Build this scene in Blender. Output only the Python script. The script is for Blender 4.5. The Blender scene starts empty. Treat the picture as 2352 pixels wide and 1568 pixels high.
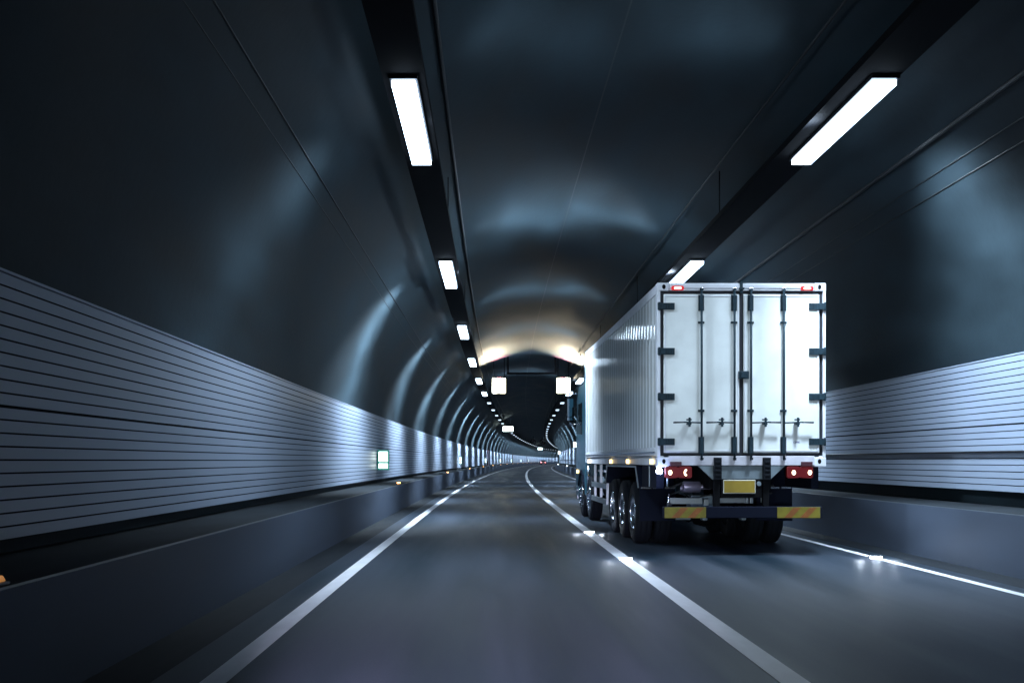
import bpy, bmesh, math, random
from mathutils import Vector, Matrix
random.seed(7)
C = bpy.data.collections.new("scene_objects"); bpy.context.scene.collection.children.link(C)
SC = bpy.context.scene
PI = math.pi

# ------------------------------------------------------------------ camera
H = 1.40
cam_d = bpy.data.cameras.new("camera"); cam = bpy.data.objects.new("camera", cam_d); C.objects.link(cam)
cam.location = (0, 0, H); cam.rotation_euler = (PI/2, 0, 0)
cam_d.sensor_width = 36.0; cam_d.lens = 36.0*2464/2352
cam_d.shift_x = (1176-1118)/2352.0          # vanishing point sits left of the middle
cam_d.shift_y = (1057.4-784)/2352.0         # and low in the frame
cam_d.clip_start = 0.05; cam_d.clip_end = 3000
SC.camera = cam

# ------------------------------------------------------------------ world, view
w = bpy.data.worlds.new("World"); SC.world = w; w.use_nodes = True
nt = w.node_tree; bg = nt.nodes["Background"]
sky = nt.nodes.new("ShaderNodeTexSky"); sky.sky_type = 'NISHITA'; sky.sun_disc = False
sky.sun_elevation = math.radians(12); sky.sun_rotation = math.radians(200)
nt.links.new(sky.outputs[0], bg.inputs[0]); bg.inputs[1].default_value = 0.002
SC.view_settings.view_transform = 'Standard'; SC.view_settings.look = 'None'
SC.view_settings.gamma = 1; SC.view_settings.exposure = -0.50
SC.render.engine = 'CYCLES'
SC.cycles.use_denoising = True
SC.cycles.max_bounces = 6; SC.cycles.diffuse_bounces = 3; SC.cycles.glossy_bounces = 3
SC.cycles.transmission_bounces = 2; SC.cycles.caustics_reflective = False; SC.cycles.caustics_refractive = False
SC.cycles.sample_clamp_indirect = 4.0
WALLB, ROADB, GLOWB = 3000.0, 900.0, 2000.0   # beams of the strip lamps
HEAD = 1550.0
LAMP = 14.0        # strip lamps
SIGNAL = 12.0      # lane signals

# ------------------------------------------------------------------ materials
def mat(name, col, rough=0.5, metal=0.0, spec=0.5, coat=0.0, emis=None, es=0.0, noise=0.0, nscale=6.0,
        stretch=(1,1,1), bump=0.0, bscale=40.0, rvar=0.0, coatr=0.06, detail=5.0):
    m = bpy.data.materials.new(name); m.use_nodes = True; t = m.node_tree; b = t.nodes["Principled BSDF"]
    b.inputs["Base Color"].default_value = (*col, 1); b.inputs["Roughness"].default_value = rough
    b.inputs["Metallic"].default_value = metal; b.inputs["Specular IOR Level"].default_value = spec
    b.inputs["Coat Weight"].default_value = coat; b.inputs["Coat Roughness"].default_value = coatr
    if emis: b.inputs["Emission Color"].default_value = (*emis, 1); b.inputs["Emission Strength"].default_value = es
    if noise or bump or rvar:
        tc = t.nodes.new("ShaderNodeTexCoord"); mp = t.nodes.new("ShaderNodeMapping")
        mp.inputs["Scale"].default_value = stretch; t.links.new(tc.outputs["Object"], mp.inputs[0])
        n = t.nodes.new("ShaderNodeTexNoise"); n.inputs["Scale"].default_value = nscale; n.inputs["Detail"].default_value = detail
        t.links.new(mp.outputs[0], n.inputs["Vector"])
        if noise:
            r = t.nodes.new("ShaderNodeMapRange"); r.inputs[1].default_value = .3; r.inputs[2].default_value = .7
            r.inputs[3].default_value = 1-noise; r.inputs[4].default_value = 1+noise*.6
            t.links.new(n.outputs[0], r.inputs[0])
            mx = t.nodes.new("ShaderNodeMix"); mx.data_type = 'RGBA'; mx.blend_type = 'MULTIPLY'; mx.inputs[0].default_value = 1
            mx.inputs[6].default_value = (*col, 1); t.links.new(r.outputs[0], mx.inputs[7])
            t.links.new(mx.outputs[2], b.inputs["Base Color"])
        if rvar:
            r2 = t.nodes.new("ShaderNodeMapRange"); r2.inputs[1].default_value = .3; r2.inputs[2].default_value = .7
            r2.inputs[3].default_value = max(0.02, rough-rvar); r2.inputs[4].default_value = min(1, rough+rvar)
            t.links.new(n.outputs[0], r2.inputs[0]); t.links.new(r2.outputs[0], b.inputs["Roughness"])
        if bump:
            n2 = t.nodes.new("ShaderNodeTexNoise"); n2.inputs["Scale"].default_value = bscale; n2.inputs["Detail"].default_value = 4
            t.links.new(tc.outputs["Object"], n2.inputs["Vector"])
            bp = t.nodes.new("ShaderNodeBump"); bp.inputs["Strength"].default_value = bump; bp.inputs["Distance"].default_value = .01
            t.links.new(n2.outputs[0], bp.inputs["Height"]); t.links.new(bp.outputs[0], b.inputs["Normal"])
    return m

M = {}
M['lining'] = mat('sooty_concrete', (.019,.031,.039), .64, spec=.11, noise=.75, nscale=.8, stretch=(1,.35,1), rvar=.10, bump=.25, bscale=9)
M['clad'] = mat('enamel_cladding', (.28,.335,.43), .36, spec=.4, noise=.12, nscale=1.2, stretch=(1,.3,1.6), rvar=.05, coat=.0)
M['groove'] = mat('cladding_groove', (.006,.008,.011), .9, spec=.1)
M['gallery'] = mat('gallery_concrete', (.060,.078,.112), .6, spec=.2, noise=.35, nscale=1.2, stretch=(1,.25,1), rvar=.10)
M['ledge'] = mat('dark_ledge', (.018,.023,.028), .8, spec=.15, noise=.4, nscale=1.5, stretch=(1,.3,1))
M['edge_strip'] = mat('walkway_edge', (.03,.038,.05), .45, noise=.2, nscale=2)
M['gutter'] = mat('gutter_asphalt', (.012,.016,.021), .7, spec=.2, noise=.4, nscale=1.2, stretch=(2,.3,1), rvar=.1)
M['paint'] = mat('road_paint', (.78,.80,.86), .55, noise=.10, nscale=6, stretch=(1,.3,1))
M['black'] = mat('black_steel', (.003,.0035,.005), .85, spec=.08)
M['cable'] = mat('cable_rubber', (.008,.009,.011), .6)
M['lamp_case'] = mat('lamp_case', (.03,.035,.045), .4, metal=.6)
M['lamp'] = mat('lamp_diffuser', (.8,.8,.8), .5, emis=(.62,.80,1.0), es=LAMP)
M['lamp_far'] = mat('lamp_diffuser_far', (.8,.8,.8), .5, emis=(.66,.82,1.0), es=2.3)
M['signal'] = mat('signal_lit', (.8,.8,.7), .5, emis=(1.0,.93,.62), es=SIGNAL)
M['exit_lit'] = mat('exit_lit', (.8,.8,.8), .5, emis=(.86,1.0,.97), es=5.0)
M['green_lit'] = mat('green_lit', (.02,.2,.14), .5, emis=(.05,.42,.33), es=.6)
M['amber'] = mat('amber_led', (.9,.4,.1), .4, emis=(1.0,.50,.16), es=9)
M['amber_far'] = mat('amber_reflector', (.75,.33,.08), .35, emis=(1.0,.42,.10), es=.45)
M['stud_glint'] = mat('stud_glint', (.9,.9,.9), .4, emis=(.85,.92,1.0), es=120)  # emission imitates headlights glinting off the studs
M['tiny_white'] = mat('tiny_white', (.9,.9,.9), .4, emis=(.85,.92,1.0), es=8)
M['galv'] = mat('galvanised_steel', (.36,.40,.44), .35, metal=.8)

def road_mat():
    m = bpy.data.materials.new('asphalt'); m.use_nodes = True; t = m.node_tree; b = t.nodes["Principled BSDF"]
    tc = t.nodes.new("ShaderNodeTexCoord"); mp = t.nodes.new("ShaderNodeMapping"); mp.inputs["Scale"].default_value = (1.2,.09,1)
    t.links.new(tc.outputs["Object"], mp.inputs[0])
    n = t.nodes.new("ShaderNodeTexNoise"); n.inputs["Scale"].default_value = 1.0; n.inputs["Detail"].default_value = 4
    t.links.new(mp.outputs[0], n.inputs["Vector"])
    cr = t.nodes.new("ShaderNodeValToRGB"); cr.color_ramp.elements[0].position = .38; cr.color_ramp.elements[1].position = .64
    cr.color_ramp.elements[0].color = (.008,.018,.029,1); cr.color_ramp.elements[1].color = (.042,.054,.076,1)
    t.links.new(n.outputs[0], cr.inputs[0])
    g = t.nodes.new("ShaderNodeTexNoise"); g.inputs["Scale"].default_value = 60; g.inputs["Detail"].default_value = 3
    t.links.new(tc.outputs["Object"], g.inputs["Vector"])
    mr = t.nodes.new("ShaderNodeMapRange"); mr.inputs[1].default_value=.3; mr.inputs[2].default_value=.7; mr.inputs[3].default_value=.86; mr.inputs[4].default_value=1.14
    t.links.new(g.outputs[0], mr.inputs[0])
    mx = t.nodes.new("ShaderNodeMix"); mx.data_type='RGBA'; mx.blend_type='MULTIPLY'; mx.inputs[0].default_value=1
    t.links.new(cr.outputs[0], mx.inputs[6]); t.links.new(mr.outputs[0], mx.inputs[7]); t.links.new(mx.outputs[2], b.inputs["Base Color"])
    r2 = t.nodes.new("ShaderNodeMapRange"); r2.inputs[1].default_value=.3; r2.inputs[2].default_value=.7; r2.inputs[3].default_value=.36; r2.inputs[4].default_value=.66; b.inputs['Specular IOR Level'].default_value=.30
    t.links.new(n.outputs[0], r2.inputs[0]); t.links.new(r2.outputs[0], b.inputs["Roughness"])
    bp = t.nodes.new("ShaderNodeBump"); bp.inputs["Strength"].default_value=.25; bp.inputs["Distance"].default_value=.006
    t.links.new(g.outputs[0], bp.inputs["Height"]); t.links.new(bp.outputs[0], b.inputs["Normal"])
    return m
M['road'] = road_mat()

# ------------------------------------------------------------------ mesh helpers
class MB:
    def __init__(s): s.v=[]; s.f=[]; s.m=[]; s.smooth=[]
    def quad(s, pts, mi=0, sm=False):
        b=len(s.v); s.v+= [tuple(p) for p in pts]; s.f.append(tuple(range(b,b+len(pts)))); s.m.append(mi); s.smooth.append(sm)
    def box(s, x0,x1,y0,y1,z0,z1, mi=0):
        if x0>x1: x0,x1=x1,x0
        if y0>y1: y0,y1=y1,y0
        if z0>z1: z0,z1=z1,z0
        s.prism([(x0,y0),(x1,y0),(x1,y1),(x0,y1)], z0, z1, 'z', mi)
    def prism(s, poly, a, b, axis='z', mi=0, smside=False):
        # polygon in the plane normal to axis: z:(x,y)  y:(x,z)  x:(y,z)
        def P(p,t):
            return {'z':(p[0],p[1],t),'y':(p[0],t,p[1]),'x':(t,p[0],p[1])}[axis]
        k=len(poly); base=len(s.v)
        s.v += [P(p,a) for p in poly]+[P(p,b) for p in poly]
        area=sum(poly[i][0]*poly[(i+1)%k][1]-poly[(i+1)%k][0]*poly[i][1] for i in range(k))
        flip=(area<0)!=(axis=='y')
        if b<a: flip=not flip
        lo=list(range(base+k-1,base-1,-1)); hi=list(range(base+k,base+2*k))
        F=[lo,hi]+[[base+i,base+(i+1)%k,base+k+(i+1)%k,base+k+i] for i in range(k)]
        for i,f in enumerate(F):
            s.f.append(tuple(reversed(f)) if flip else tuple(f)); s.m.append(mi); s.smooth.append(smside and i>1)
    def cyl(s, p0,p1,r0,r1=None,n=16,mi=0,cap=True):
        r1=r0 if r1 is None else r1
        p0=Vector(p0);p1=Vector(p1);d=(p1-p0).normalized()
        u=d.orthogonal().normalized();v=d.cross(u);base=len(s.v)
        for p,r in((p0,r0),(p1,r1)):
            for i in range(n):
                a=2*PI*i/n; s.v.append(tuple(p+u*(r*math.cos(a))+v*(r*math.sin(a))))
        for i in range(n):
            s.f.append((base+i,base+(i+1)%n,base+n+(i+1)%n,base+n+i)); s.m.append(mi); s.smooth.append(True)
        if cap:
            s.f.append(tuple(range(base+n-1,base-1,-1))); s.m.append(mi); s.smooth.append(False)
            s.f.append(tuple(range(base+n,base+2*n))); s.m.append(mi); s.smooth.append(False)
    def tube(s, pts, r, n=8, mi=0):
        for a,b in zip(pts[:-1],pts[1:]): s.cyl(a,b,r,n=n,mi=mi)
    def lathe_x(s, prof, cx,cy,cz, n=40, mi=0):     # profile (x,r) turned about the x axis
        base=len(s.v); k=len(prof)
        for i in range(n):
            a=2*PI*i/n
            for x,r in prof: s.v.append((cx+x, cy+r*math.cos(a), cz+r*math.sin(a)))
        for i in range(n):
            j=(i+1)%n
            for q in range(k-1):
                s.f.append((base+i*k+q,base+i*k+q+1,base+j*k+q+1,base+j*k+q)); s.m.append(mi); s.smooth.append(True)
    def build(s, name, mats, parent=None, bevel=0.0, seg=2):
        me=bpy.data.meshes.new(name); me.from_pydata(s.v,[],s.f)
        if not isinstance(mats,(list,tuple)): mats=[mats]
        for m in mats: me.materials.append(M[m] if isinstance(m,str) else m)
        me.polygons.foreach_set("material_index", s.m); me.polygons.foreach_set("use_smooth", s.smooth)
        me.update()
        o=bpy.data.objects.new(name,me); C.objects.link(o)
        if parent: o.parent=parent
        if bevel:
            b=o.modifiers.new("bevel","BEVEL"); b.width=bevel; b.segments=seg; b.limit_method='ANGLE'; b.angle_limit=math.radians(40)
        return o

def tag(o, label=None, cat=None, group=None, kind=None):
    if label: o['label']=label
    if cat: o['category']=cat
    if group: o['group']=group
    if kind: o['kind']=kind
    return o
def thing(name, label, cat, loc=(0,0,0), rz=0, group=None):
    o=bpy.data.objects.new(name,None); C.objects.link(o); o.empty_display_size=.2
    o.location=loc; o.rotation_euler=(0,0,rz); return tag(o,label,cat,group)
def part_empty(name, parent, loc=(0,0,0)):
    o=bpy.data.objects.new(name,None); C.objects.link(o); o.parent=parent; o.location=loc; return o
def copy_tree(o, parent=None):
    c=o.copy(); C.objects.link(c); c.parent=parent
    for k in ("label","group"):
        if k in c.keys() and parent is None: del c[k]
    for ch in list(o.children): copy_tree(ch,c)
    return c

# ------------------------------------------------------------------ the tunnel's axis
S0, S1 = -60, 500
KN=[.000182,.000506,.000246,.000206,.000274,.000200,.00010,.00015,.0007,.0012,.0012]
def kappa(s):
    if s<0: return 0.0
    i=min(int(s//50),len(KN)-2); t=min((s-50*i)/50,1); return KN[i]*(1-t)+KN[i+1]*t
AX=[(0.0,0.0,0.0)]
for i in range(int(S1)+40):
    x,y,th=AX[-1]; t2=th+kappa(i+.5); tm=(th+t2)/2
    AX.append((x+math.sin(tm), y+math.cos(tm), t2))
CX=1.87      # tunnel axis lies this far to the right of the viewpoint
def axis(s):
    if s<0: return (0.0,s,0.0)
    i=min(int(s),len(AX)-2); t=s-i; a,b=AX[i],AX[i+1]
    return tuple(a[q]*(1-t)+b[q]*t for q in range(3))
def P(s,off,z=0.0):
    x,y,th=axis(s); d=off+CX
    return Vector((x+d*math.cos(th), y-d*math.sin(th), z))
def head(s): return -axis(s)[2]

def sweep(mb, prof, s0, s1, ds=4.0, mi=0, sm=False, closed=False):
    n=max(1,int(round((s1-s0)/ds))); S=[s0+(s1-s0)*i/n for i in range(n+1)]
    base=len(mb.v); k=len(prof)
    for s in S:
        for o,z in prof: mb.v.append(tuple(P(s,o,z)))
    for i in range(n):
        for q in range(k if closed else k-1):
            q2=(q+1)%k
            mb.f.append((base+i*k+q,base+i*k+q2,base+(i+1)*k+q2,base+(i+1)*k+q))
            mb.m.append(mi(q) if callable(mi) else mi); mb.smooth.append(sm)
    if closed:
        mb.f.append(tuple(range(base,base+k))); mb.m.append(0); mb.smooth.append(False)
        mb.f.append(tuple(range(base+n*k+k-1,base+n*k-1,-1))); mb.m.append(0); mb.smooth.append(False)

def lamp_light(name,t,loc,aim,power,cone,blend=1.0,rad=.06,col=(.55,.78,1.0)):
    d=bpy.data.lights.new(name,'SPOT'); d.energy=power; d.color=col; d.spot_size=math.radians(cone); d.spot_blend=blend; d.shadow_soft_size=rad
    o=bpy.data.objects.new(name,d); C.objects.link(o); o.parent=t; o.location=loc
    o.rotation_euler=Vector(aim).to_track_quat('-Z','Y').to_euler(); return o
# ---- ground, lining, road
g=MB(); g.quad([(-1500,-1500,-.4),(1500,-1500,-.4),(1500,1500,-.4),(-1500,1500,-.4)])
tag(g.build('ground','gutter'),kind='structure')
R,ZC=5.37,2.03
arc=[(R*math.cos(a),ZC+R*math.sin(a)) for a in [PI*i/48 for i in range(49)]]
prof=[(R,-.05)]+arc+[(-R,-.05)]
outer=[(-(R+.5),-.3)]+[((R+.5)*-math.cos(PI*i/24),ZC+(R+.5)*math.sin(PI*i/24)) for i in range(25)]+[((R+.5),-.3)]
L=MB(); sweep(L,prof,S0,S1,3.0,sm=True); sweep(L,outer,S0,S1,8.0,sm=True)
for s,fl in ((S0,0),(S1,1)):   # ring faces of the two ends
    ins=[P(s,o,z) for o,z in reversed(prof)]
    out=[P(s,o,z) for o,z in outer]
    for i in range(24):
        a=int(i*2); q=[out[i+1],out[i+2],ins[min(a+3,50)],ins[a+1]]
        L.quad(q)
tag(L.build('tunnel_lining','lining'),kind='structure')
r=MB(); sweep(r,[(-4.0,0),(0,0),(4.0,0)],S0,S1+30,4.0)
road=tag(r.build('road','road'),kind='structure')
gt=MB()
for sg in(-1,1): sweep(gt,[(sg*4.0,.0),(sg*4.5,.0)],S0,S1,4.0)
tag(gt.build('gutter','gutter'),kind='structure')
for nm,off,wd in(('edge_line',-3.60,.17),('centre_line',.07,.19),('edge_line',3.70,.12)):
    l=MB(); sweep(l,[(off-wd/2,.004),(off+wd/2,.004)],S0,S1,2.0)
    l.build(nm,'paint',road)
# lining seam at the crown and cast-ring joints
js=MB(); sweep(js,[(-.012,R+ZC-.003),(.012,R+ZC-.003)],S0,S1,4.0)
tag(js.build('crown_joint','cable'),kind='structure')

# ---- galleries (raised walkways) at both sides
def gallery(sg):
    top=.73 if sg<0 else .76
    o=MB(); pr=[(sg*4.44,-.02),(sg*4.425,top-.012),(sg*4.437,top),(sg*4.52,top+.004),(sg*5.36,top+.004)]
    sweep(o,pr,S0,S1,4.0,mi=lambda q:1 if q>=2 else (2 if q==1 else 0))
    return o
tag(gallery(-1).build('walkway',['gallery','ledge','edge_strip']),kind='structure')
tag(gallery(1).build('walkway',['gallery','ledge','edge_strip']),kind='structure')

# ---- wall cladding
def cladding(sg, z0, z1, thick):
    o=MB(); h=(z1-z0)/20; pr=[]; idx=[]
    X=sg*5.21
    for i in range(20):
        a=z0+i*h; gz=.0052
        
        lo=a+(.010 if i in thick else gz)
        hi=a+h-(.010 if (i+1) in thick else gz)
        pr+=[(X+sg*.02,a),(X+sg*.02,lo),(X,lo+.001),(X,hi-.001),(X+sg*.02,hi)]
        idx+=[1,1,0,1,1]
    pr+=[(X+sg*.03,z1),(X-sg*.01,z1),(X-sg*.01,z1+.02),(sg*5.36,z1+.02)]; idx+=[0,0,0,0]
    sweep(o,pr,S0,S1,6.0,mi=lambda q:idx[q])
    return o
wl=cladding(-1,.85,2.70,(10,)).build('wall_cladding',['clad','groove'])
tag(wl,'pale grey slatted wall cladding along the near empty lane side','wall cladding')
wr=cladding(1,.97,2.82,(10,6)).build('wall_cladding',['clad','groove'])
tag(wr,'pale slatted wall cladding behind the truck with two thick seams','wall cladding')
c=MB(); zr=.97+6*.0925
sweep(c,[(5.165,zr-.012),(5.15,zr),(5.165,zr+.012),(5.205,zr+.012),(5.205,zr-.012)],S0,S1,8.0,closed=True)
tag(c.build('handrail_cable','cable'),'thick dark cable running low along the slatted wall behind the truck','cable')

# ---- cable trays and cables
def onarc(off,dr=0.0):
    rr=R-dr; return ZC+math.sqrt(max(0,rr*rr-off*off))
def tray(a,b,z,label):
    t=thing('cable_tray',label,'cable tray',P(0,(a+b)/2,z))
    t.location=(0,0,0)
    o=MB(); sweep(o,[(a,z),(b,z),(b,z+.10),(b-.01,z+.10),(b-.01,z+.012),(a+.01,z+.012),(a+.01,z+.10),(a,z+.10)],S0,S1,6.0,closed=True)
    sweep(o,[(a+.06,z+.015),(b-.06,z+.015),(b-.08,z+.085),(a+.08,z+.085)],S0,S1,6.0,closed=True)
    o.build('tray','black',t)
    for i in range(-4,42):
        q=14.35+5.75+11.5*i
        if q>S1-6: break
        hh=MB(); th=axis(q)[2]
        for e in (a+.02,b-.02):
            p=P(q,e,z+.05); hh.cyl(p,(p.x,p.y,onarc(e)+.02),.010,n=6)
        hh.quad([P(q-.03,a,z+.101),P(q-.03,b,z+.101),P(q+.03,b,z+.101),P(q+.03,a,z+.101)])
        hh.build('bracket','black',t)
    return t
ZT=5.93
tray(-3.12,-2.62,ZT,'black cable tray carrying the lamp row over the empty lane')
tray(2.42,2.98,ZT,'black cable tray carrying the lamp row above the truck lane')
def cable(off,rad,label,dz=0.0):
    o=MB(); z=onarc(off,rad-.003)-dz
    ring=[(off+rad*math.cos(2*PI*i/8),z+rad*math.sin(2*PI*i/8)) for i in range(8)]
    sweep(o,ring,S0,S1,6.0,sm=True,closed=True)
    tag(o.build('cable','cable'),label,'cable')
cable(-2.50,.030,'thick black cable on the ceiling just inside the lamp row of the empty lane')
cable(-4.22,.009,'upper of two thin cables high on the lining above the empty lane side cladding')
cable(-4.36,.006,'lower of two thin cables high on the lining above the empty lane side cladding')
cable(3.96,.030,'thickest black cable on the lining above the truck side cladding')
cable(4.24,.008,'upper of two thin cables on the lining above the truck side cladding')
cable(4.38,.009,'lower of two thin cables on the lining above the truck side cladding')
cable(2.30,.018,'thin cable beside the inner edge of the tray above the truck lane',.1)

# ---- strip lamps
ORD=['nearest','second','third','fourth','fifth','sixth','seventh','eighth','ninth','tenth','eleventh','twelfth','thirteenth','fourteenth','fifteenth','sixteenth','seventeenth','eighteenth','nineteenth','twentieth','twenty-first','twenty-second','twenty-third','twenty-fourth','twenty-fifth','twenty-sixth','twenty-seventh','twenty-eighth','twenty-ninth','thirtieth','thirty-first','thirty-second','thirty-third','thirty-fourth','thirty-fifth','thirty-sixth','thirty-seventh','thirty-eighth','thirty-ninth','fortieth','forty-first','forty-second']
LL=3.4
hs=MB(); hs.box(-.165,.165,-LL/2-.05,LL/2+.05,-.045,.0)
df=MB(); df.box(-.14,.14,-LL/2,LL/2,-.11,-.048)
SL=1.5
hs2=MB(); hs2.box(-.165,.165,-SL/2-.05,SL/2+.05,-.045,.0)
df2=MB(); df2.box(-.13,.13,-SL/2,SL/2,-.10,-.048)
WARMTH=(.68,.84,1.0)
def new_lamp(sg,k):
    # k: 0 nearest fitting, 1 next, 2 the long ones further on, 3 the short far ones
    t=thing('strip_lamp','x','lamp')
    wb=(.36 if sg<0 else 1.25,2.1,2.2,4.2)[k]; cone=(112,104,92,72)[k]; rbm=(1.5,1.2,1.0,1.0)[k]; gl=(.35,2.4,1.1,.35)[k]*(.45 if sg<0 else 1)
    lamp_light('wall_beam',t,(sg*.10,0,-.17),(sg*1.0,0,(-1.9,-1.7,-1.35,-1.1)[k]),WALLB*wb*1.1,cone+8,1.0,.22,WARMTH)
    lamp_light('road_beam',t,(-sg*.04,0,-.17),(.35 if sg<0 else -.10,0,-1),ROADB*rbm,(118,118,125,155)[k],1.0,(.7,.3,.28,.28)[k],WARMTH)
    if k<3 and sg<0: lamp_light('cross_beam',t,(.16,0,-.15),(1.0,0,-.85),(700,4600,4600)[k],76,1.0,.15,WARMTH)
    if k<3: lamp_light('ceiling_glow',t,(-sg*.24,0,-.14),(-sg*1.0,0,.34),GLOWB*gl,128,1.0,.3,WARMTH)
    (hs if k<3 else hs2).build('lamp_case','lamp_case',t); (df if k<3 else df2).build('diffuser','lamp' if k<3 else 'lamp_far',t); return t
for row,off,rn in((0,-2.87,'above the empty lane'),(1,2.80,'above the truck lane')):
    protos={}
    for n in range(0,42):
        s=14.35+11.50*n
        if s>S1-6: break
        k=n if n<2 else (2 if n<6 else 3)
        if k in protos: t=copy_tree(protos[k])
        else: t=protos[k]=new_lamp(-1 if row==0 else 1,k)
        t.location=P(s,off,ZT-.002); t.rotation_euler=(0,0,head(s))
        tag(t,'%s white strip lamp in the ceiling row %s'%(ORD[n],rn),'lamp','strip lamps in two ceiling rows')

# ---- lane signals
SG=60.5
def signal(off,lab):
    t=thing('lane_signal',lab,'signal',P(SG,off,0),head(SG),'lane signals over the road'); zc=5.62
    b=MB(); b.box(-.42,.42,.0,.22,zc-.47,zc+.47); b.box(-.46,.46,-.10,.0,zc+.47,zc+.49)
    b.build('signal_case','black',t,bevel=.015)
    e=MB()
    for x0,x1 in((-.375,-.008),(.008,.375)): e.prism([(x0+.04,zc-.43),(x1-.04,zc-.43),(x1,zc-.39),(x1,zc+.39),(x1-.04,zc+.43),(x0+.04,zc+.43),(x0,zc+.39),(x0,zc-.39)],-.02,-.002,'y')
    e.build('signal_face','signal',t)
    h=MB()
    for x in(-.3,.3): h.cyl((x,.1,zc+.47),(x,.1,onarc(off+x*.9)),.025,n=8)
    h.build('hanger','black',t)
    lamp_light('signal_glow',t,(0,-.12,zc),(0,-1.1,.92),4600,76,.7,.3,(1.0,.88,.66))
    lamp_light('signal_red_glow',t,(0,-.10,zc+.3),(0,-.30,1.0),4200,56,.8,.1,(1.0,.16,.22)); return t
signal(-1.75,'bright yellow-white lane signal above the empty lane, beside the ceiling lamps')
signal(1.88,'bright yellow-white lane signal above the truck lane, beside the truck cab')
gn=thing('signal_gantry','dark ceiling beam hanging on two posts between the two lane signals','gantry',P(SG,0,0),head(SG))
b=MB(); b.box(-1.32,1.50,.0,.12,6.26,6.37); b.build('beam','black',gn,bevel=.01)
for x in(-1.24,1.42):
    b=MB(); b.box(x-.05,x+.05,.01,.11,6.37,onarc(x)+.03); b.build('post','black',gn)

# ---- hanging lit panels
def panel(s,off,z,wd,ht,lab):
    t=thing('lit_sign',lab,'sign',P(s,off,0),head(s),'lit ceiling signs')
    b=MB(); b.box(-wd/2-.06,wd/2+.06,0,.2,z-ht/2-.06,z+ht/2+.06); b.build('sign_case','lamp_case',t,bevel=.01)
    e=MB(); e.box(-wd/2,wd/2,-.01,-.001,z-ht/2,z+ht/2); e.build('sign_face',M['exit_bright'],t)
    h=MB()
    for x in(-wd*.3,wd*.3): h.cyl((x,.1,z+ht/2),(x,.1,min(onarc(off+x),7.4)),.03,n=6)
    h.build('hanger','black',t)
M['exit_bright']=mat('exit_bright',(.8,.8,.8),.5,emis=(.80,1.0,.97),es=12)
panel(137,-2.4,5.45,1.30,.62,'small white lit sign hanging by the far lamp row of the empty lane')
panel(345,-1.9,5.2,1.35,.60,'tiny white lit sign under the far end of the ceiling')

# ---- jet fans
def fan(off,lab):
    s=262; t=thing('jet_fan',lab,'fan',P(s,off,5.95),head(s),'jet fans hung under the far ceiling')
    b=MB(); pr=[(.52,-1.6),(.62,-1.7),(.66,-1.5),(.66,1.5),(.62,1.7),(.52,1.6)]
    n=24; base=0
    for i in range(n):
        a=2*PI*i/n
        for rr,y in pr: b.v.append((rr*math.cos(a),y,rr*math.sin(a)))
    for i in range(n):
        j=(i+1)%n
        for q in range(len(pr)):
            q2=(q+1)%len(pr); b.f.append((i*6+q,i*6+q2,j*6+q2,j*6+q)); b.m.append(0); b.smooth.append(True)
    b.build('fan_casing','black',t)
    h=MB(); h.cyl((0,-.3,0),(0,.4,0),.2,n=12)
    for i in range(8):
        a=2*PI*i/8; h.prism([(.15*math.cos(a)-.04,.15*math.sin(a)),(.15*math.cos(a)+.04,.15*math.sin(a)),(.5*math.cos(a)+.05,.5*math.sin(a)),(.5*math.cos(a)-.05,.5*math.sin(a))],-.05,.03,'y')
    h.build('fan_rotor','lamp_case',t)
    k=MB()
    for y in(-1.1,1.1): k.cyl((0,y,.62),(0,y,onarc(off)-5.93),.04,n=6)
    k.build('hanger','black',t)
fan(-1.15,'dark jet fan under the far ceiling, on the lamp row side of the empty lane')
fan(1.15,'dark jet fan under the far ceiling, on the truck lane side')

# ---- exit signs on the walls
def exit_sign(s,sg,z,lab,wd=.33,ht=.58,plain=False,grp='green exit signs on the slatted wall'):
    t=thing('exit_sign',lab,'exit sign',P(s,sg*5.20,0),head(s),grp)
    x0=-sg*.02; x1=-sg*(wd+.02); lo,hi=min(x0,x1),max(x0,x1)
    b=MB(); b.box(lo,hi,0,.10,z-ht/2,z+ht/2); b.build('sign_case',M['green_lit'] if not plain else M['lamp_case'],t,bevel=.01)
    e=MB(); e.box(lo+.035,hi-.035,-.008,-.001,z-ht*.08,z+ht*.42)
    if not plain: e.box(lo+.035,hi-.035,-.008,-.001,z-ht*.42,z-ht*.18)
    else: e.box(lo+.035,hi-.035,-.008,-.001,z-ht*.42,z-ht*.10)
    e.build('sign_face','exit_lit',t)
    if not plain:
        r_=MB(); cx=(lo+hi)/2; zz=z+ht*.17                 # running figure
        r_.cyl((cx+.02,-.010,zz+.095),(cx+.02,-.009,zz+.095),.016,n=10)
        for a,b_,wq in (((cx+.015,zz+.07),(cx-.01,zz+.0),.018),((cx-.01,zz),(cx+.03,zz-.035),.012),((cx+.03,zz-.035),(cx+.02,zz-.085),.011),
                        ((cx-.01,zz),(cx-.035,zz-.04),.012),((cx-.035,zz-.04),(cx-.08,zz-.05),.010),((cx+.012,zz+.06),(cx+.05,zz+.03),.009),((cx+.012,zz+.06),(cx-.04,zz+.045),.009)):
            dx,dz=b_[0]-a[0],b_[1]-a[1]; l=math.hypot(dx,dz); nx,nz=-dz/l*wq/2,dx/l*wq/2
            r_.prism([(a[0]+nx,a[1]+nz),(b_[0]+nx,b_[1]+nz),(b_[0]-nx,b_[1]-nz),(a[0]-nx,a[1]-nz)],-.0105,-.0085,'y')
        r_.build('figure','green_lit',t)
    k=MB(); k.box(min(x0,sg*.03),max(x0,sg*.03),.02,.08,z-ht*.3,z+ht*.3); k.build('bracket','lamp_case',t)
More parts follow.
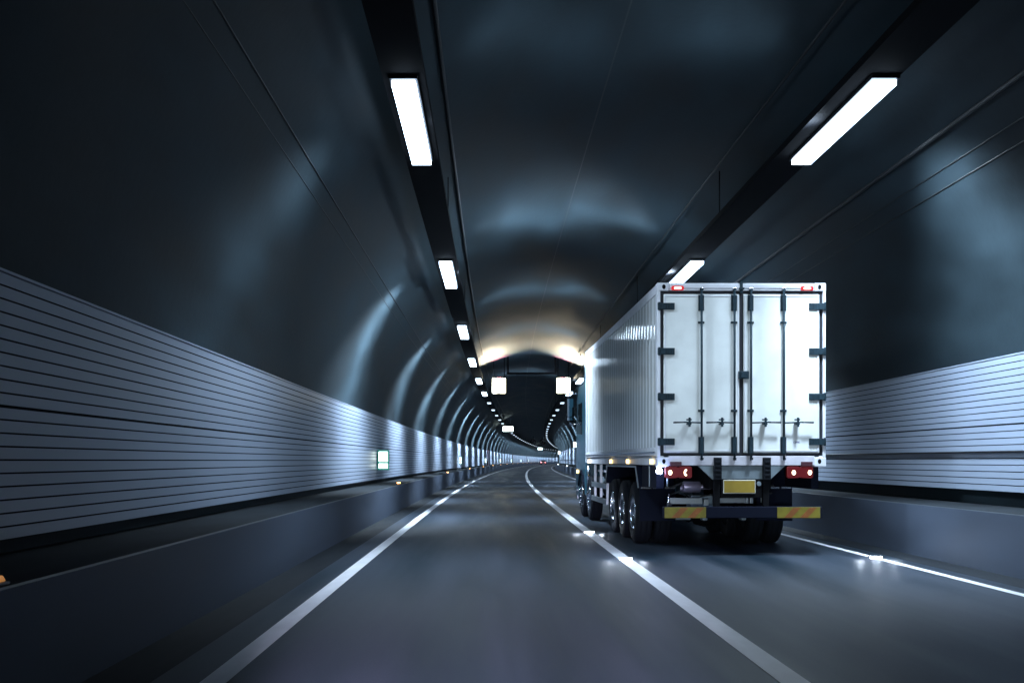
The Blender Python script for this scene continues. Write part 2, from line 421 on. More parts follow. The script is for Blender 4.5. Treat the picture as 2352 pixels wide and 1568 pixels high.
for i,(s,l) in enumerate([(31.3,'nearest green exit sign on the slatted wall, two white panels glowing'),(83,'second green exit sign along the slatted wall'),(133,'third green exit sign along the slatted wall'),
        (183,'fourth green exit sign along the slatted wall'),(233,'fifth green exit sign along the slatted wall'),(283,'sixth green exit sign along the slatted wall'),(333,'seventh green exit sign along the slatted wall')]):
    exit_sign(s,-1,1.42,l,wd=.33 if i==0 else .20)
exit_sign(108,1,3.0,'tall white lit sign high on the truck side wall, left of the truck cab',.42,.62,True,'white lit signs on the truck side wall')
exit_sign(185,1,2.75,'smaller far white lit sign on the truck side wall curve',.42,.62,True,'white lit signs on the truck side wall')

# ---- amber edge markers on the gallery
def marker_proto():
    t=thing('edge_marker','x','edge marker')
    b=MB(); b.box(-.05,.05,-.20,.20,0,.015); b.build('marker_base','lamp_case',t,bevel=.004)
    e=MB(); e.prism([(-.19,.016),(.19,.016),(.15,.052),(-.15,.052)],-.035,.035,'x'); e.build('marker_lens','amber',t,bevel=.008)
    return t
mp=marker_proto(); sm_=[5.6,30.6,58,86,114,142,170,198,226,254,282,310,338,366,394]
for i,s in enumerate(sm_):
    t=mp if i==0 else copy_tree(mp)
    t.location=P(s,-4.50,.735); t.rotation_euler=(0,0,head(s))
    tag(t,('nearest amber marker, dull and unlit, on the walkway edge' if i==0 else '%s amber marker light along the walkway edge of the empty lane'%ORD[i]),'edge marker','amber markers on the walkway edge')
mp_first=[o for o in mp.children if o.name.startswith('marker_lens')][0]
mp_first.data=mp_first.data.copy(); mp_first.data.materials[0]=M['amber_far']
for i,(s) in enumerate((118,165)):
    t=thing('edge_marker','%s white marker light on the truck side walkway'%('nearer small' if i==0 else 'farther tiny'),'edge marker',P(s,4.50,.765),head(s),'white markers on the truck side walkway')
    b=MB(); b.box(-.05,.05,-.15,.15,0,.015); b.build('marker_base','lamp_case',t)
    e=MB(); e.prism([(-.12,.016),(.12,.016),(.09,.10),(-.09,.10)],-.05,.05,'x'); e.build('marker_lens','tiny_white',t)

# ---- reflecting road studs, their headlight glints put in as glow
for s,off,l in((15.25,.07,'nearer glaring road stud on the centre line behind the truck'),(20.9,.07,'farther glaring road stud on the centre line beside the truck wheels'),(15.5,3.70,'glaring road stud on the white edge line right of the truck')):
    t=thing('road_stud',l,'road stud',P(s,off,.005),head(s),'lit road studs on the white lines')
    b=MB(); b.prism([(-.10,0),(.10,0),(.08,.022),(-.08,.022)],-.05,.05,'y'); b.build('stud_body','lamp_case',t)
    e=MB(); e.box(-.085,.085,-.058,-.0505,.004,.018); e.build('stud_lens','stud_glint',t)
    e=MB(); e.box(-.085,.085,.0505,.058,.004,.018); e.build('stud_lens','stud_glint',t)
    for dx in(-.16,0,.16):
        pd=bpy.data.lights.new('stud_glare','POINT'); pd.energy=4.5; pd.color=(.75,.86,1.0); pd.shadow_soft_size=.012  # added point lights imitate the glare around each stud
        po=bpy.data.objects.new('stud_glare',pd); C.objects.link(po); po.parent=t; po.location=(dx*1.5,-.12,.16)

# ---- cabinets in the slatted wall
def cabinet(s,sg,lab):
    t=thing('fire_cabinet',lab,'cabinet',P(s,sg*5.2,0),head(s),'dark cabinets set in the slatted wall')
    x0=-sg*.0;x1=-sg*.09
    b=MB(); b.box(x0,x1,-.9,.9,.80,2.76); b.build('cabinet_frame',mat('dark_red_frame',(.06,.015,.02),.5),t,bevel=.01)
    d=MB(); d.box(x1,x1-sg*.02,-.8,-.02,.9,2.66); d.box(x1,x1-sg*.02,.02,.8,.9,2.66); d.build('cabinet_door',mat('dark_door',(.02,.018,.03),.4),t,bevel=.008)
    h=MB(); h.box(x1-sg*.02,x1-sg*.06,-.12,-.08,1.6,1.8); h.build('handle','galv',t)
cabinet(141,-1,'dark narrow cabinet in the slatted wall between the second and third exit signs')
cabinet(240,-1,'second dark cabinet far along the slatted wall')
cabinet(318,-1,'third and farthest dark cabinet along the slatted wall')

# ------------------------------------------------------------------ truck
YAW=math.radians(.77)
T=thing('box_truck','white box truck with ribbed side, double rear doors and lit red tail lights','truck',(3.755,15.8,0),YAW)
M['t_white']=mat('white_door_paint',(.74,.79,.80),.38,noise=.16,nscale=1.6,coat=.3,coatr=.2,detail=9)
M['t_side']=mat('ribbed_side_paint',(.82,.86,.88),.38,noise=.06,nscale=1.0,metal=.05,coat=1.0,coatr=.06)
M['t_frame']=mat('box_frame_paint',(.66,.69,.76),.35,noise=.12,nscale=4)
M['t_sill']=mat('sill_paint',(.60,.60,.68),.4,noise=.2,nscale=5)
M['gasket']=mat('door_gasket',(.006,.009,.018),.6)
M['zinc']=mat('dark_hardware',(.012,.030,.044),.55,metal=.2,spec=.3,noise=.3,nscale=15)
M['chrome']=mat('chrome',(.75,.78,.85),.16,metal=1)
M['navy']=mat('navy_steel',(.003,.005,.014),.80,spec=.12)
M['rubber']=mat('tyre_rubber',(.005,.007,.011),.8,spec=.15,bump=.2,bscale=60)
M['rim']=mat('polished_rim',(.55,.60,.68),.22,metal=1)
M['steel']=mat('grey_steel',(.20,.25,.29),.45,metal=.3,noise=.25,nscale=6)
M['dark']=mat('chassis_black',(.002,.0025,.004),.8,spec=.12)
M['red']=mat('red_lens',(.07,.004,.006),.35,emis=(.8,.03,.04),es=.09)
M['red_glow']=mat('red_lens_glowing',(.2,.01,.012),.3,emis=(.9,.04,.05),es=.9)
M['red_hot']=mat('lit_bulb',(1,.8,.5),.3,emis=(1,.78,.50),es=7)
M['red_top']=mat('lit_top_bulb',(1,.6,.5),.3,emis=(1,.62,.55),es=7)
M['yellow']=mat('yellow_board',(.15,.125,.010),.5,noise=.25,nscale=9,emis=(.5,.42,.03),es=.0)
M['orange']=mat('orange_stripe',(.20,.065,.012),.5,noise=.25,nscale=9)
M['plate']=mat('plate_yellow',(.30,.21,.03),.4,noise=.25,nscale=3)
M['teal_cab']=mat('teal_cab_paint',(.018,.075,.11),.3,coat=.8,coatr=.05)
M['glass']=mat('dark_glass',(.006,.01,.012),.05,spec=.8)
M['amber_lamp']=mat('amber_side_lamp',(1,.6,.2),.3,emis=(1.0,.66,.22),es=9)
M['blue_led']=mat('blue_white_led',(.8,.85,1),.3,emis=(.62,.72,1.0),es=60)

ZB,ZTOP,WX,LY=1.33,4.015,1.245,10.0
# cargo box: side walls ribbed
for sg in(-1,1):
    bx=MB(); pr=[]; y=.16; rr=random.Random(5)
    pitch=.30
    while y+pitch<LY-.10:
        hh=rr.uniform(.0004,.0011); pr+=[(y+.185*q/8,hh*(1-(q/4-1)**2)) for q in range(9)]+[(y+.197+.085*q/4,-.008+.0003*(1-(q/2-1)**2)) for q in range(5)]; y+=pitch
    pr.append((LY-.10,0))
    z0,z1=1.60,3.86
    X=sg*(WX-.008)
    base=len(bx.v); k=len(pr)        # shared vertices inside each flat keep its gloss continuous
    for yy,dd in pr: bx.v+=[(X+sg*dd,yy,z0),(X+sg*dd,yy,z1)]
    for i in range(k-1):
        q=(base+2*i,base+2*i+2,base+2*i+3,base+2*i+1)
        bx.f.append(q if sg>0 else q[::-1]); bx.m.append(0); bx.smooth.append(True)
    bx.build('ribbed_side','t_side',T)
fr=MB()
for sg in(-1,1):
    fr.box(sg*WX,sg*(WX-.06),.14,LY-.1,3.862,ZTOP-.01)      # top side rail
    fr.box(sg*(WX+.004),sg*(WX-.06),.14,LY-.1,1.475,1.598)    # lower side rail
    fr.box(sg*(WX-.03),sg*(WX-.10),.02,LY-.02,ZB,1.472)        # sill band under the box
    fr.box(sg*(WX),sg*(WX-.09),LY-.10,LY,ZB+.02,ZTOP-.012)      # front posts
    fr.box(sg*(WX),sg*(WX-.045),.0,.14,1.45,3.90)               # rear posts
fr.box(-WX+.06,WX-.06,.2,LY,ZTOP-.05,ZTOP-.02)                  # roof
fr.box(-WX+.09,WX-.09,LY-.04,LY-.005,1.45,ZTOP-.05)             # front wall
fr.box(-WX+.10,WX-.10,.05,LY-.04,1.40,1.45)                     # floor
fr.box(-1.07,1.07,.0,.14,3.90,ZTOP-.004)                        # header
box=fr.build('box_frame','t_frame',T,bevel=.008)
hd=MB(); hd.box(-1.06,1.06,-.012,-.001,3.935,3.99); hd.build('header_strip','t_frame',box,bevel=.004)
sl=MB(); sl.box(-1.08,1.08,.0,.12,ZB,1.468); sl.build('rear_sill','t_sill',T,bevel=.006)
rb=MB()
for sg in(-1,1): rb.prism([(.14,1.515),(LY-.1,1.515),(LY-.1,1.535),(.14,1.535)],sg*(WX+.004),sg*(WX+.016),'x')
rb.build('rub_rail','chrome',box)
for sg in(-1,1):
    for z0,z1 in((3.895,ZTOP),(ZB-.02,1.45)):
        cs=MB(); cs.box(sg*(WX+.004),sg*1.075,-.006,.16,z0,z1); cs.build('corner_casting','t_frame',box,bevel=.014,seg=3)
for sg in(-1,1):
    for zc in(3.955,1.39): 
        ho=MB(); ho.prism([(sg*1.15+.026*math.cos(2*PI*i/14),zc+.036*math.sin(2*PI*i/14)) for i in range(14)],-.0085,-.0065,'y'); ho.build('casting_hole','dark',box)
gk=MB(); gk.box(-1.198,1.198,.030,.05,1.47,3.895); gk.build('gasket','gasket',T)
# doors
for sg in(-1,1):
    a,b=(-1.150,-.034) if sg<0 else (.026,1.150)
    d=MB(); d.box(a,b,.0,.029,1.515,3.848)
    door=d.build('door','t_white',T,bevel=.008)
    e=MB()       # raised border trim
    for x0,x1,z0,z1 in((a+.012,a+.03,1.535,3.83),(b-.03,b-.012,1.535,3.83),(a+.03,b-.03,1.535,1.553),(a+.03,b-.03,3.812,3.83)):
        e.box(x0,x1,-.007,-.0005,z0,z1)
    e.build('door_trim','t_frame',door,bevel=.002)
    for zc in(3.667,3.005,2.338,1.677):
        h=MB(); x0=sg*1.243; x1=sg*.992
        h.box(x0,x1,-.020,-.001,zc-.050,zc+.050); h.box(sg*1.205,sg*1.135,-.036,-.0205,zc-.042,zc+.042)
        for q in(.0,.33,.66): 
            xx=sg*(1.11-.115*q); h.box(xx,xx-sg*.016,-.030,-.0205,zc-.046,zc+.046)
        h.cyl((sg*1.222,-.022,zc-.06),(sg*1.222,-.022,zc+.06),.016,n=10)
        h.build('hinge','zinc',door,bevel=.003)
    for x in((-.601,-.116) if sg<0 else (.128,.612)):
        h=MB(); h.cyl((x,-.045,1.42),(x,-.045,3.93),.017,n=12); rod=h.build('lock_rod','zinc',door)
        h=MB()
        for z0,z1,ww in((3.60,3.835,.042),(3.415,3.445,.047),(2.115,2.15,.047),(1.50,1.75,.042)):
            h.box(x-ww,x+ww,-.022,-.001,z0,z1); h.box(x-.024,x+.024,-.066,-.022,z0+.005,z1-.005)
            if z1-z0>.1:
                for zz in(z0+.03,(z0+z1)/2,z1-.03):
                    for dx in(-.032,.032): h.cyl((x+dx,-.022,zz),(x+dx,-.030,zz),.008,n=6)
        h.build('rod_bracket','zinc',door,bevel=.003)
        h=MB()
        for zz,s2 in((3.915,1),(1.425,-1)):
            h.box(x-.028,x+.028,-.055,-.008,zz-.018,zz+.018); h.cyl((x,-.055,zz),(x,-.02,zz),.024,n=10)
        h.build('rod_cam','chrome',door,bevel=.004)
        dirn=-1 if sg<0 else 1; xe=x+dirn*.425; xh=x+dirn*(.197 if abs(x)<.2 else .19)
        h=MB(); h.tube([(x,-.05,1.955),(x+dirn*.05,-.075,1.955),(xe-dirn*.18,-.085,1.962),(xe,-.085,1.955)],.011,n=8)
        h.box(xh-.012,xh+.012,-.10,-.001,1.955,1.965)
        h.build('handle','zinc',door)
        h=MB(); h.box(min(xe,xe-dirn*.15),max(xe,xe-dirn*.15),-.104,-.094,1.954,1.970); h.build('handle_grip','chrome',door,bevel=.003)
        h=MB(); h.box(xh-.016,xh+.016,-.115,-.096,1.895,2.03); h.box(xh-.03,xh+.03,-.10,-.001,1.925,1.95); h.box(xh-.035,xh+.035,-.095,-.03,1.99,2.01)
        h.build('hasp','zinc',door,bevel=.004)
cl=MB(); cl.box(-.052,.100,-.035,-.001,2.60,2.715); cl.box(-.02,.045,-.055,-.035,2.615,2.70); cl.build('centre_lock','zinc',T,bevel=.005)
cl=MB(); cl.box(-.030,.012,-.03,.02,3.86,4.035); cl.box(-.045,.03,-.05,-.01,3.91,3.94); cl.build('top_clamp','zinc',T,bevel=.005)
# maker's mark low on the door
tx=bpy.data.curves.new('door_mark','FONT'); tx.body='CIMK'; tx.size=.042; tx.extrude=.0008; tx.align_x='CENTER'; tx.align_y='CENTER'
tmp=bpy.data.objects.new('t',tx); C.objects.link(tmp); dg=bpy.context.evaluated_depsgraph_get(); me=bpy.data.meshes.new_from_object(tmp.evaluated_get(dg)); bpy.data.objects.remove(tmp)
tob=bpy.data.objects.new('door_mark',me); C.objects.link(tob); tob.parent=T
tob.location=(.812,-.0018,1.67); tob.rotation_euler=(PI/2,0,0)
me.materials.clear(); me.materials.append(mat('mark_blue',(.03,.05,.25),.5))

# top lamps, tail lights
for sg in(-1,1):
    xc=sg*.950 if sg<0 else .960
    h=MB(); h.prism([(xc-.085,3.90),(xc+.085,3.90),(xc+.095,3.93),(xc+.085,3.965),(xc-.085,3.965),(xc-.095,3.93)],-.032,-.0125,'y'); top=h.build('top_lamp','red_glow',T,bevel=.006)
    h=MB(); h.prism([(xc-.045,3.918),(xc+.045,3.918),(xc+.055,3.932),(xc+.045,3.946),(xc-.045,3.946),(xc-.055,3.932)],-.036,-.0322,'y'); h.build('bulb','red_top',top)
    a,b=(-1.133,-.735) if sg<0 else (.672,1.055)
    h=MB(); m=(a+b)/2
    h.prism([(a,1.16),(a+.03,1.14),(m-.03,1.145),(m,1.16),(m+.03,1.145),(b-.03,1.14),(b,1.16),(b,1.30),(b-.03,1.318),(m+.03,1.315),(m,1.30),(m-.03,1.315),(a+.03,1.318),(a,1.30)],-.01,.06,'y')
    tl=h.build('tail_light','red',T,bevel=.008)
    for k,xx in enumerate((a+.075,b-.09) if sg<0 else (a+.095,b-.05)):
        h=MB(); pts=[(xx+.03*math.cos(q),1.225+.048*math.sin(q)) for q in [PI*.35+PI*1.3*i/10 for i in range(11)]] if (sg<0 and k==1) else None
        if pts:
            inner=[(xx+.006+.012*math.cos(q),1.225+.026*math.sin(q)) for q in [PI*.35+PI*1.3*i/10 for i in range(11)]]
            for i in range(10): h.prism([pts[i],pts[i+1],inner[i+1],inner[i]],-.016,-.0102,'y')
        else: h.prism([(xx+.028*math.cos(2*PI*i/14),1.225+.036*math.sin(2*PI*i/14)) for i in range(14)],-.016,-.0102,'y')
        h.build('bulb','red_hot',tl)
    x0=-1.06 if sg<0 else .875
    h=MB(); h.box(x0,x0+.17,-.02,.04,1.318,1.385); h.build('lamp_bracket',mat('maroon_bracket',(.05,.012,.02),.5),T,bevel=.005)
h=MB(); h.cyl((-1.215,-.02,1.245),(-1.215,.03,1.245),.044,n=16); h.box(-1.235,-1.195,.03,.06,1.22,1.33); h.build('reverse_lamp','blue_led',T)
pd=bpy.data.lights.new('reverse_lamp_light','POINT'); pd.energy=5; pd.color=(.35,.42,1.0); pd.shadow_soft_size=.03
po=bpy.data.objects.new('reverse_lamp_light',pd); C.objects.link(po); po.parent=T; po.location=(-1.215,-.09,1.22)
h=MB(); h.cyl((-1.10,-.0,1.14),(-1.10,.0,1.02),.012,n=8); h.build('lamp_stay','steel',T)
# rear crossmember, buffers, plate
h=MB(); h.prism([(-.645,1.325),(.645,1.325),(.425,1.12),(-.425,1.12)],.03,.05,'y'); h.build('rear_plate','steel',T,bevel=.004)
for sg in(-1,1): h=MB(); h.prism([(sg*.64,1.322),(sg*.43,1.322),(sg*.43,1.128)],.005,.028,'y'); h.build('gusset','steel',T)
for sg in(-1,1):
    h=MB(); h.box(sg*.310,sg*.415,-.07,.028,1.12,1.445); 
    for i in range(4): h.box(sg*.325,sg*.40,-.08,-.0702,1.17+i*.065,1.20+i*.065)
    h.build('rubber_buffer','rubber',T,bevel=.008)
    h=MB(); h.box(sg*.320,sg*.405,.0,.10,.60,1.118); h.build('bumper_leg','dark',T,bevel=.004)
h=MB(); h.box(-.274,.203,-.010,.006,.917,1.118); lp=h.build('licence_plate',mat('plate_rim',(.75,.75,.68),.3,metal=.3),T,bevel=.006)
h=MB(); h.box(-.262,.191,-.013,-.0102,.929,1.106); h.build('plate_face','plate',lp)
h=MB(); h.box(-.30,.30,.0065,.03,.86,1.13); h.build('plate_bracket','dark',T)
h=MB(); h.cyl((.255,-.01,1.06),(.255,.02,1.06),.034,n=16); h.build('round_socket','steel',T,bevel=.004)
# bumper bar with boards
h=MB(); h.box(-1.16,1.185,-.03,.07,.555,.725); bm_=h.build('bumper','navy',T,bevel=.012)
for a,b in((-1.145,-.534),(.515,1.150)):
    h=MB(); h.box(a,b,-.040,-.0305,.557,.717)
    bd=h.build('reflective_board','yellow',bm_,bevel=.004)
    st=MB(); z0,z1=.563,.711; k=a+.02; dirs=1
    while k<b-.24:
        q=k+.08
        st.prism([(max(q,a+.008),z0),(q+.11,z0),(min(q+.11+.14,b-.008),z1),(q+.14,z1)],-.0425,-.0402,'y'); k+=.235
    st.build('stripe','orange',bd)
# mudguards, fenders
for sg in(-1,1):
    xo,xi=sg*1.245,sg*.66
    h=MB(); h.box(xo,xi,1.66,1.685,.42,.955); h.build('mud_flap','navy',T,bevel=.004)
    h=MB()
    for i in range(3):
        x0=xi+(xo-xi)*(i/3+.02); x1=xi+(xo-xi)*((i+1)/3-.03)
        h.box(x0,x1,1.645,1.66,.945,.975)
    h.build('flap_strip','chrome',T)
    h=MB(); h.prism([(1.69,.96),(2.02,1.31),(5.80,1.31),(6.02,.96),(5.98,.94),(5.76,1.285),(2.05,1.285),(1.73,.94)],xi,sg*1.252,'x')
    h.build('fender','navy',T,bevel=.004)
    h=MB(); h.prism([(1.68,.96),(2.015,1.318),(5.80,1.318),(6.03,.96),(5.99,.955),(5.77,1.286),(2.045,1.286),(1.735,.955)],sg*1.253,sg*1.268,'x'); h.build('fender_edge','galv',T)
    h=MB(); h.box(sg*1.22,sg*1.10,.25,1.60,.98,1.32); h.build('tool_box','navy',T,bevel=.01)
    h=MB(); h.box(sg*1.235,sg*1.222,.80,.83,1.0,1.32); h.build('stay','steel',T)
    sgd=part_empty('side_guard',T)
    for z in(.555,.87):
        h=MB(); h.box(sg*1.23,sg*1.20,6.15,9.0-.15,z-.055,z+.055); h.build('rail','chrome' if z>1 else 'galv',sgd,bevel=.006)
    for y in(6.4,7.5,8.6):
        h=MB(); h.box(sg*1.198,sg*1.15,y-.04,y+.04,.50,1.32); h.build('post','galv',sgd)
    for y in(.58,3.1,5.4,9.35):
        h=MB(); h.cyl((sg*(WX-.032),y,1.385),(sg*(WX+.012),y,1.385),.036,n=14); sm1=h.build('side_lamp','amber_lamp',T)
    for i in range(26):
        pass
# chassis
h=MB()
for sg in(-1,1): h.box(sg*.38,sg*.46,.10,12.2,.98,1.28)
for y in(.5,1.6,3.2,4.6,6.5,8.0,9.0): h.box(-.38,.38,y,y+.08,1.02,1.26)
for y in[.4+.6*i for i in range(16)]: h.box(-1.14,1.14,y,y+.06,1.30,1.398)
h.build('chassis','dark',T)
h=MB(); h.cyl((-.76,.55,1.00),(-.50,.55,1.00),.085,n=20); h.cyl((-.50,.55,1.0),(-.33,.55,1.0),.04,n=12); h.cyl((-.80,.55,.98),(-.76,.55,.98),.05,n=12); h.build('brake_chamber',mat('cast_grey',(.30,.27,.38),.35,metal=.6),T,bevel=.01)
h=MB(); h.box(-.98,-.495,.42,.48,.745,.838); h.box(-.47,-.40,.40,.46,.72,.82); h.box(-.30,.16,.42,.48,.760,.838); h.box(.17,.21,.42,.48,.755,.838);h.box(.235,.28,.42,.48,.755,.838); h.box(.405,.465,.42,.48,.765,.838); h.build('cross_tube','galv',T,bevel=.006)
h=MB(); h.cyl((-1.0,.43,.90),(-1.0,.43,.72),.02,n=8); h.box(-1.02,-.96,.40,.48,.70,.76); h.build('tube_clamp','chrome',T)
h=MB()
pts=[(-.9,.9,.98),(-.7,.8,1.06),(-.55,.95,.92),(-.2,.85,1.0),(.3,.9,.93),(.7,.8,1.02)]
h.tube(pts,.018,n=6); h.tube([(x,y+.1,z-.12) for x,y,z in pts],.012,n=6); h.build('air_hose','cable',T)
for x in(-.28,.34): h=MB(); h.box(x-.04,x+.04,1.2,1.4,.45,.60); h.build('drain_valve','steel',T,bevel=.02)
h=MB(); h.box(-.55,-.20,1.0,1.35,.62,.86); h.build('valve_block','steel',T,bevel=.02)
h=MB(); h.box(-.62,-.36,1.9,2.3,.42,.62); h.build('valve_block','steel',T,bevel=.02)
# battery / tanks along the side
for sg in(-1,1):
    h=MB(); h.cyl((sg*.82,6.3,.80),(sg*.82,8.0,.80),.27,n=24); h.build('fuel_tank','steel' if sg>0 else 'dark',T,bevel=.01)
    h=MB(); h.cyl((sg*.92,8.25,1.05),(sg*.92,8.25,.72),.13,n=16); h.box(sg*.75,sg*1.05,8.45,8.8,.62,1.08); h.build('air_tank','steel',T,bevel=.01)
h=MB(); h.box(-1.12,-.95,6.3,8.6,1.15,1.20); h.build('tank_strap','chrome',T)
# wheels
def tyre_profile(w):
    r=.52; return [(-w/2+.02,.29),(-w/2,.33),(-w/2-.008,.42),(-w/2+.008,.485),(-w/2+.03,.512),(-.06,.522),(-.055,.512),(-.045,.512),(-.04,.522),(.04,.522),(.045,.512),(.055,.512),(.06,.522),(w/2-.03,.512),(w/2-.008,.485),(w/2+.008,.42),(w/2,.33),(w/2-.02,.29)]
ty=MB(); ty.lathe_x(tyre_profile(.27),0,0,0,n=48)
rm_rear=MB(); rm_rear.lathe_x([(-.135,.295),(-.128,.30),(-.115,.285),(-.02,.26),(.01,.20),(.01,.13),(-.06,.12),(-.10,.10),(-.105,.0)],0,0,0,n=40)
rm_fr=MB(); rm_fr.lathe_x([(-.135,.295),(-.128,.30),(-.115,.285),(-.10,.25),(-.15,.20),(-.165,.13),(-.19,.11),(-.20,.08),(-.20,0)],0,0,0,n=40)
for i in range(10):
    a=2*PI*i/10
    rm_rear.cyl((.01,.165*math.cos(a),.165*math.sin(a)),(-.03,.165*math.cos(a),.165*math.sin(a)),.015,n=8)
    rm_fr.cyl((-.15,.165*math.cos(a),.165*math.sin(a)),(-.19,.165*math.cos(a),.165*math.sin(a)),.015,n=8)
wp={}
def wheel(x,y,sg,front):
    key=front
    if key not in wp:
        e=part_empty('wheel',T); ty.build('tyre','rubber',e); (rm_fr if front else rm_rear).build('rim','rim',e); wp[key]=e; w_=e
    else:
        w_=copy_tree(wp[key],T)
    w_.location=(x,y,.522); w_.rotation_euler=(0,0,0 if sg<0 else PI)
for y in(2.55,3.88,5.21):
    for sg in(-1,1):
        wheel(sg*1.095,y,sg,False); wheel(sg*.775,y,sg,False)
for y in(9.45,11.15):
    for sg in(-1,1): wheel(sg*1.085,y,sg,True)
for y in(2.55,3.88,5.21,9.45,11.15):
    h=MB(); h.cyl((-1.0,y,.52),(1.0,y,.52),.075,n=14)
    if y<6: h.lathe_x([(-.24,.08),(-.18,.20),(0,.25),(.18,.20),(.24,.08)],0,y,.52,n=20)
    h.build('axle','dark',T)
# cab
cab_pts=[(10.25,.95),(10.25,3.0),(10.45,3.32),(11.9,3.32),(12.35,3.0),(12.62,2.0),(12.66,.62),(12.55,.38),(11.85,.38),(11.78,.75),(11.55,1.0),(11.15,1.10),(10.75,1.0),(10.5,.75),(10.45,.55),(10.25,.55)]
h=MB(); h.prism(cab_pts,-1.225,1.225,'x'); cab=h.build('cab','teal_cab',T,bevel=.05,seg=3)
h=MB(); h.prism([(10.5,3.33),(10.5,3.86),(10.9,3.84),(11.6,3.60),(12.0,3.33)],-1.12,1.12,'x'); h.build('roof_fairing','teal_cab',cab,bevel=.04,seg=3)
for sg in(-1,1):
    h=MB(); h.prism([(11.0,2.05),(11.0,2.85),(12.0,2.85),(12.35,2.1)],sg*1.226,sg*1.232,'x'); h.build('side_window','glass',cab)
    h=MB(); h.prism([(10.12,1.5),(10.12,3.9),(10.45,3.9),(10.45,1.5)],sg*1.20,sg*1.232,'x'); h.build('side_deflector','teal_cab',cab,bevel=.01)
    h=MB(); h.box(sg*1.30,sg*1.50,12.32,12.46,2.42,3.06); mr=h.build('mirror','black',cab,bevel=.03,seg=3)
    h=MB(); h.box(sg*1.32,sg*1.48,12.310,12.319,2.56,3.02); h.box(sg*1.32,sg*1.48,12.310,12.319,2.45,2.54); h.build('mirror_glass',mat('mirror_glass',(.5,.55,.6),.05,metal=1),mr)
    h=MB(); h.tube([(sg*1.22,12.3,3.14),(sg*1.42,12.36,3.16),(sg*1.42,12.36,3.05)],.018); h.tube([(sg*1.22,12.2,2.36),(sg*1.40,12.36,2.34),(sg*1.40,12.36,2.43)],.018); h.build('mirror_arm','chrome',cab)
    h=MB(); h.cyl((sg*1.225,12.1,1.12),(sg*1.255,12.1,1.12),.045,n=12); h.build('indicator_lamp','amber_lamp',cab)
    h=MB(); h.prism([(10.5,.75),(10.75,1.0),(11.15,1.10),(11.55,1.0),(11.78,.75),(11.84,.80),(11.6,1.06),(11.15,1.17),(10.7,1.06),(10.43,.80)],sg*1.226,sg*1.25,'x'); h.build('wheel_arch','navy',cab)
    h=MB(); h.cyl((sg*1.16,10.02,.60),(sg*1.16,10.02,1.30),.05,n=14); h.build('air_intake','chrome',cab)
    h=MB(); h.box(sg*1.226,sg*1.245,12.05,12.5,.42,.50);h.box(sg*1.226,sg*1.245,12.05,12.5,.62,.66); h.build('step','chrome',cab)
h=MB(); h.prism([(-1.08,2.05),(1.08,2.05),(1.0,2.92),(-1.0,2.92)],12.63,12.64,'y')
for q in range(4): h.v[-1-q]=h.v[-1-q]
h.build('windscreen','glass',cab)
h=MB()
for x in(-1.0,-.86): 
    h.cyl((x,10.45,3.90),(x,11.0,3.90),.045,n=12)
h.box(-1.10,-.75,10.6,10.9,3.86,3.88); h.build('air_horn','chrome',cab)

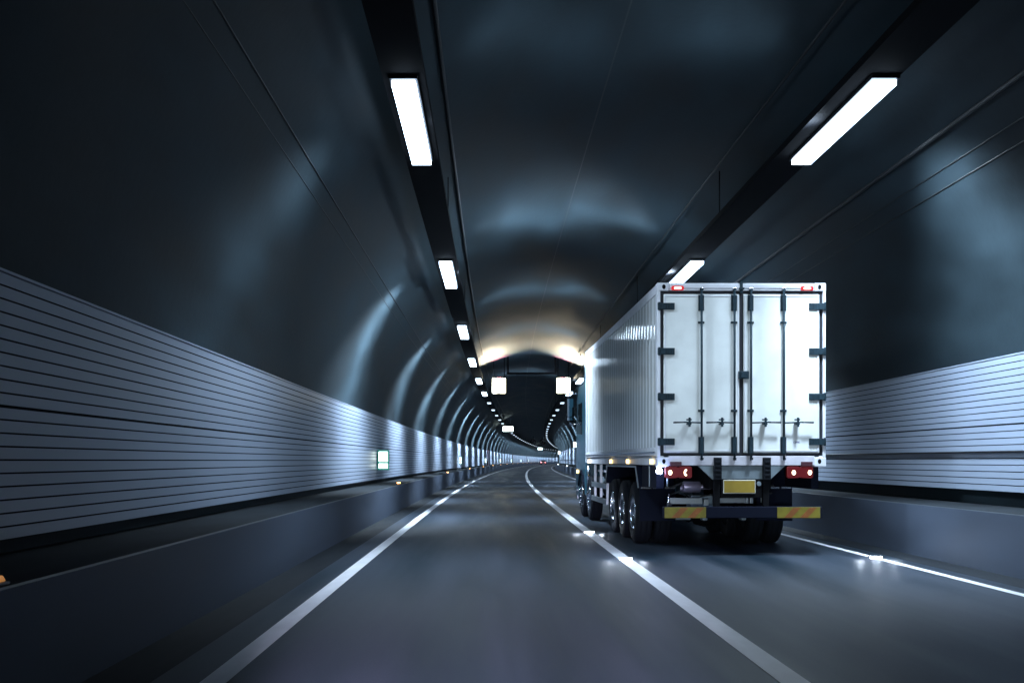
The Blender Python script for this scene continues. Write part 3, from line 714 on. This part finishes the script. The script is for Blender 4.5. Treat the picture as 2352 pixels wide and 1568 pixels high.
# ------------------------------------------------------------------ far cars
def car(s,off,paint,lab,lit):
    t=thing('car',lab,'car',P(s,off,0),head(s),'cars far ahead in the empty lane')
    b=MB()
    secs=[(-2.2,.42,.95,.80),(-2.05,.30,1.02,.86),(-1.2,.25,1.06,.88),(1.0,.25,.98,.88),(1.9,.30,.85,.85),(2.2,.42,.72,.72)]
    def ring(y,z0,z1,hw): return [(-hw*.94,y,z0),(-hw,y,(z0+z1)/2),(-hw*.93,y,z1),(hw*.93,y,z1),(hw,y,(z0+z1)/2),(hw*.94,y,z0)]
    for y,z0,z1,hw in secs: b.v+=ring(y,z0,z1,hw)
    for i in range(5):
        for q in range(6): b.f.append((i*6+q,i*6+(q+1)%6,i*6+6+(q+1)%6,i*6+6+q)); b.m.append(0); b.smooth.append(True)
    b.f.append(tuple(range(6))); b.m.append(0); b.smooth.append(False); b.f.append(tuple(range(35,29,-1))); b.m.append(0); b.smooth.append(False)
    b.build('body',paint,t)
    r_=MB(); r_.prism([(-1.85,1.0),(-1.35,1.42),(.2,1.44),(.95,.98)],-.70,.70,'x'); cb=r_.build('cabin','glass',t,bevel=.05)
    k=MB(); k.box(-.62,.62,-1.3,.15,1.442,1.46); k.build('roof',paint,t,bevel=.008)
    for sg in(-1,1):
        e=MB(); e.box(sg*.50,sg*.84,-2.24,-2.16,.72,.90); e.build('tail_light',lit,t,bevel=.02)
        for y in(-1.35,1.35):
            wv=MB(); wv.lathe_x([(-.10,.0),(-.11,.18),(-.11,.28),(-.09,.33),(.09,.33),(.11,.28),(.11,.18),(.10,0)],sg*.78,y,.33,n=20); wv.build('wheel','rubber',t)
    e=MB(); e.box(-.26,.26,-2.22,-2.19,.55,.67); e.build('licence_plate','t_white',t)
    return t
M['tail_off']=mat('tail_glass',(.25,.01,.01),.2)
M['car_red']=mat('far_tail',(.8,.1,.1),.3,emis=(1,.25,.25),es=10)
M['car_silver']=mat('car_silver',(.55,.45,.48),.3,metal=.4)
M['car_white']=mat('car_white',(.7,.75,.78),.3)
car(372,-1.75,M['car_silver'],'pinkish car with glowing tail lights far ahead in the curve','car_red')
car(398,-3.0,M['car_white'],'tiny pale car just beyond the pinkish car in the curve','car_red')

# ------------------------------------------------------------------ the car the picture is taken from (its headlamps light the road ahead)
own=car(0,-1.87,mat('own_car_paint',(.05,.06,.07),.3,coat=.6),'dark car under the viewpoint with its headlamps on','tail_off')
own.location=(0,-1.15,0)
for sx in(-.62,.62):
    h=MB(); h.prism([(sx-.17,.60),(sx+.17,.60),(sx+.17,.74),(sx-.17,.76)],2.16,2.215,'y'); hl=h.build('headlamp',mat('headlamp_glass',(.8,.85,.9),.1,emis=(.9,.95,1),es=3),own,bevel=.01)
    lamp_light('headlamp_beam',own,(sx,2.28,.68),(.19,1,.10),HEAD,46,1.0,.05,(.80,.93,1.0))
    lamp_light('dipped_beam',own,(sx,2.28,.66),(.01,1,-.125),HEAD*11.0,21,1.0,.05,(.78,.72,1.0))
